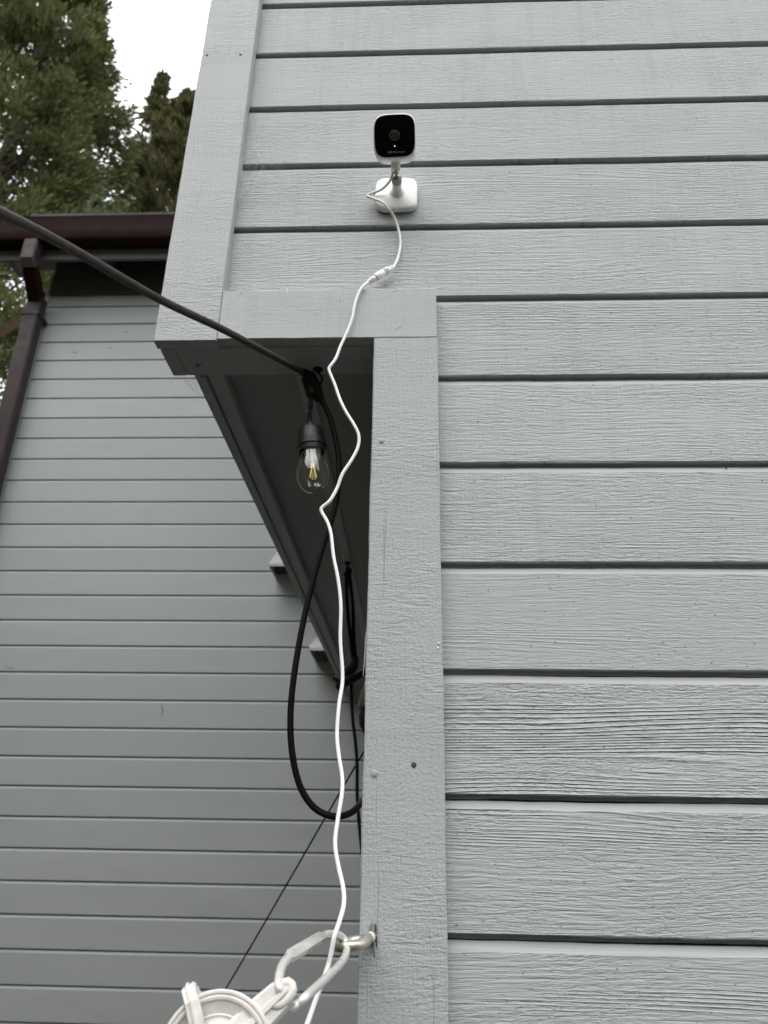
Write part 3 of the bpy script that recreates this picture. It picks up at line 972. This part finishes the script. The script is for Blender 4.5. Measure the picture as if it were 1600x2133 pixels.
# ------------------------------------------------------------------ eye screw, quick link, pulley
e0 = at(777, 1951, Y=0.0)
e1 = at(706, 1975, Y=-.052)
eye = empty('screw_eye', e0, 'dull steel screw eye driven into the grey post', 'screw eye')
ed = (e1 - e0)
mid = e0 + ed * .62
MB().tube([e0 + Vector((.002, .012, .001)), e0, e0 + ed * .25], [.0045, .0046, .0047], 16).build('shank', M_STEELD, eye, 60)
rx = ed.normalized()
ry = rx.cross(Vector((.05, .25, 1))).normalized()
ring = []
for j in range(36):
    t = 2 * math.pi * j / 36
    ring.append(mid + rx * (.0165 * math.cos(t)) + ry * (.0125 * math.sin(t)))
MB().tube(ring, .0048, 14, closed=True).build('eye_ring', M_STEELD, eye, 60)
MB().lathe([(.0050, 0), (.0050, .0026), (.0046, .0027)], e0 + rx * .004, frame_from(rx), 20).build('collar', M_PAINTCHIP, eye, 40)
# split wood slivers around the screw
for (axx, ay, bx_, by_) in ((769, 1928, 767, 1943), (772, 1922, 770, 1936), (779, 1918, 777, 1950), (781, 1926, 780, 1958), (779, 1962, 778, 1990), (782, 1950, 781, 1972)):
    a, b = at(axx, ay, Y=-.004), at(bx_, by_, Y=-.0006)
    MB().add([a, a + Vector((.0016, .0006, 0)), b + Vector((.0022, 0, 0)), b, a + Vector((.0006, .002, 0)), b + Vector((.001, .002, 0))],
             [(0, 1, 2, 3), (0, 3, 5, 4), (1, 4, 5, 2), (0, 4, 1), (3, 2, 5)]).build('wood_splinter', M_TRIMZ if axx < 780 else M_KNOT, pb)
MB().add([at(778, 1926, Y=-.0003), at(779.2, 1926, Y=-.0003), at(780, 1996, Y=-.0003), at(778.6, 1996, Y=-.0003)], [(0, 1, 2, 3)]).build('split_crack', M_HOLE, pb)

PY = -.215
pu = empty('pulley', at(455, 2140, Y=PY), 'chalky white plastic clothesline pulley hanging at the bottom edge', 'pulley')
pcn = at(450, 2203, Y=PY)
# wheel axle tilts towards the viewer and a little upward
ax = Vector((.12, -.93, .20)).normalized()
MP = frame_from(ax)
WR = .0408
MB().lathe([(.006, .0075), (.0235, .0075), (.0250, .0085), (.0262, .0080), (.0335, .0105), (.0345, .0120), (.0362, .0124), (.0372, .0112), (.0385, .0122), (WR - .001, .0122), (WR, .0110), (WR + .0002, .009),
            (.0330, .0), (WR + .0002, -.009), (WR, -.0112), (.020, -.0105), (.006, -.012)], pcn, MP, 72).build('wheel', M_PULLEY, pu, 30)
# dirty domed hub
MB().lathe([(.0215, .0070), (.0210, .0105), (.0160, .0135), (.001, .0150)], pcn, MP, 32).build('hub', M_PULLEY, pu, 60)
EYY = -.26
for _k in range(60):                            # eyelet in the wheel's mid-plane
    if (at(592, 2068, Y=EYY) - pcn).dot(ax) > 0:
        EYY += .002
ey = at(592, 2068, Y=EYY)


def strap(pts, wid, thick, name, ridge=True):
    """flat strap along pts, facing the axle direction, with a raised middle rib"""
    pts = [Vector(p) for p in pts]
    rings = []
    for i, p in enumerate(pts):
        a, b = pts[max(i - 1, 0)], pts[min(i + 1, len(pts) - 1)]
        t = (b - a).normalized()
        # surface normal: away from the wheel centre blended with the axle direction
        rad = (p - pcn)
        n_ = (ax * .8 + rad.normalized() * .35 * (1 if rad.length > .03 else 0))
        n_ = (n_ - t * n_.dot(t)).normalized()
        s = t.cross(n_).normalized()
        w2 = (wid[i] if isinstance(wid, (list, tuple)) else wid) / 2
        rings.append([p - s * w2, p - s * (w2 * .82) + n_ * (thick * .55), p - s * (w2 * .22) + n_ * (thick * .55), p - s * (w2 * .15) + n_ * thick,
                      p + s * (w2 * .15) + n_ * thick, p + s * (w2 * .22) + n_ * (thick * .55), p + s * (w2 * .82) + n_ * (thick * .55), p + s * w2, p + s * w2 - n_ * thick * .4, p - s * w2 - n_ * thick * .4])
    return MB().loft(rings).build(name, M_PULLEY, pu, 35)


# housing arm from the hub up to the eyelet, on the viewer's side and on the far side
fr_ = pcn + ax * .0165
strap([fr_ - (ey - pcn) * .1, fr_ + (ey - fr_) * .25, fr_ + (ey - fr_) * .6, ey - (ey - pcn).normalized() * .004 + ax * .0105, ey + (ey - pcn).normalized() * .008 + ax * .006], [.020, .022, .024, .021, .012], .0045, 'housing_arm')
bk_ = pcn - ax * .0165
strap([bk_, bk_ + (ey - bk_) * .5, ey + (ey - pcn).normalized() * .002 - ax * .006], [.018, .024, .022], .004, 'housing_arm')
# eyelet block bridging both arms
er = (ey - pcn).normalized()
ev = er.cross(ax).normalized()
rg = []
for j in range(28):
    t = 2 * math.pi * j / 28
    rg.append(ey + ax * .0090 + er * (-.002 + .0088 * math.cos(t)) + (ev * .85 + ax * .3) * (.0066 * math.sin(t)))
MB().tube(rg, .0034, 12, closed=True).build('eyelet', M_PULLEY, pu, 60)
# guard strap over the upper left of the wheel, wrapping to the back
gd = (at(398, 2072, Y=PY) - pcn)
gd = (gd - ax * gd.dot(ax)).normalized()
gs = gd.cross(ax).normalized()
strap([fr_ + gd * .002 - gs * .006, fr_ + gd * .020 - gs * .0035, fr_ + gd * .038 - gs * .0005, pcn + ax * .010 + gd * .0470, pcn + gd * .0490, pcn - ax * .010 + gd * .0470, bk_ + gd * .038, bk_ + gd * .010], .0110, .0038, 'guard_strap')

lk = empty('quick_link', at(650, 2010, Y=-.10), 'galvanised steel chain link between the screw eye and the white pulley', 'chain link')
# the loop lies in one plane through the screw eye, the eyelet and a nearer point of its lower side
LA, LB, LC = at(722, 1975, Y=-.050), at(581, 2062, Y=EYY - .012), at(664, 2052, Y=-.148)
LN = (LB - LA).cross(LC - LA).normalized()


def on_link(px, py):
    d = ray(px, py)
    return CAM + d * ((LA - CAM).dot(LN) / d.dot(LN))


LKP = [(674, 1949), (686, 1946), (702, 1947), (715, 1955), (722, 1970), (721, 1986), (712, 2004), (690, 2028), (664, 2052), (638, 2076)]
pts = [on_link(a, b) for a, b in LKP]
pts += [at(618, 2094, Y=pts[-1].y * .5 + (EYY + .012) * .5), at(602, 2097, Y=EYY + .010), at(589, 2086, Y=EYY + .001)]
pts += [on_link(a, b) for a, b in ((581, 2062), (581, 2040), (587, 2014), (602, 1993))]
# open wire from the lower end of the sleeve round to its upper end
lower = catmull(pts, 5)
MB().tube(lower, .0036, 10).build('link_wire', M_STEEL, lk, 60)
sa, sb_ = pts[-1], pts[0]
MB().tube([sa - (sb_ - sa) * .02, sa + (sb_ - sa) * .02, sa + (sb_ - sa) * .90, sa + (sb_ - sa) * .93, sb_], [.0038, .0052, .0052, .0042, .0036], 6).build('sleeve', M_STEEL, lk, 30)


# ------------------------------------------------------------------ cobwebs
def web(label, anchors, n, seed, rad=.00016, sag=.004):
    rnd = random.Random(seed)
    mb = MB()
    for i in range(n):
        a = anchors[rnd.randrange(len(anchors))]
        b = anchors[rnd.randrange(len(anchors))]
        if a is b: continue
        p = at(a[0] + rnd.uniform(-7, 7), a[1] + rnd.uniform(-7, 7), Y=a[2])
        q = at(b[0] + rnd.uniform(-7, 7), b[1] + rnd.uniform(-7, 7), Y=b[2])
        m = (p + q) / 2 + Vector((rnd.uniform(-1, 1) * sag, rnd.uniform(-.002, .0), -abs(rnd.gauss(0, sag))))
        mb.tube(catmull([p, m, q], 3), rad * rnd.uniform(.6, 1.3), 4)
    o = mb.build('cobweb', M_SILK)
    return tag(o, label, 'cobweb')


web('wispy cobweb across the siding beside the upper corner board', [(508, 330, .006), (500, 345, .010), (520, 352, .019), (505, 390, .008), (498, 415, .006), (560, 378, .019), (595, 365, .019),
    (525, 400, .019), (540, 340, .017), (512, 300, .012), (535, 300, .019), (560, 320, .019), (520, 235, .019), (545, 255, .019), (515, 250, .010)], 34, 3, .00010)
web('small cobweb hanging under the soffit corner', [(372, 784, .086), (385, 786, .087), (402, 787, .089), (406, 800, .10), (412, 812, .12), (395, 785, .088), (418, 824, .14)], 14, 4, .00013, .002)
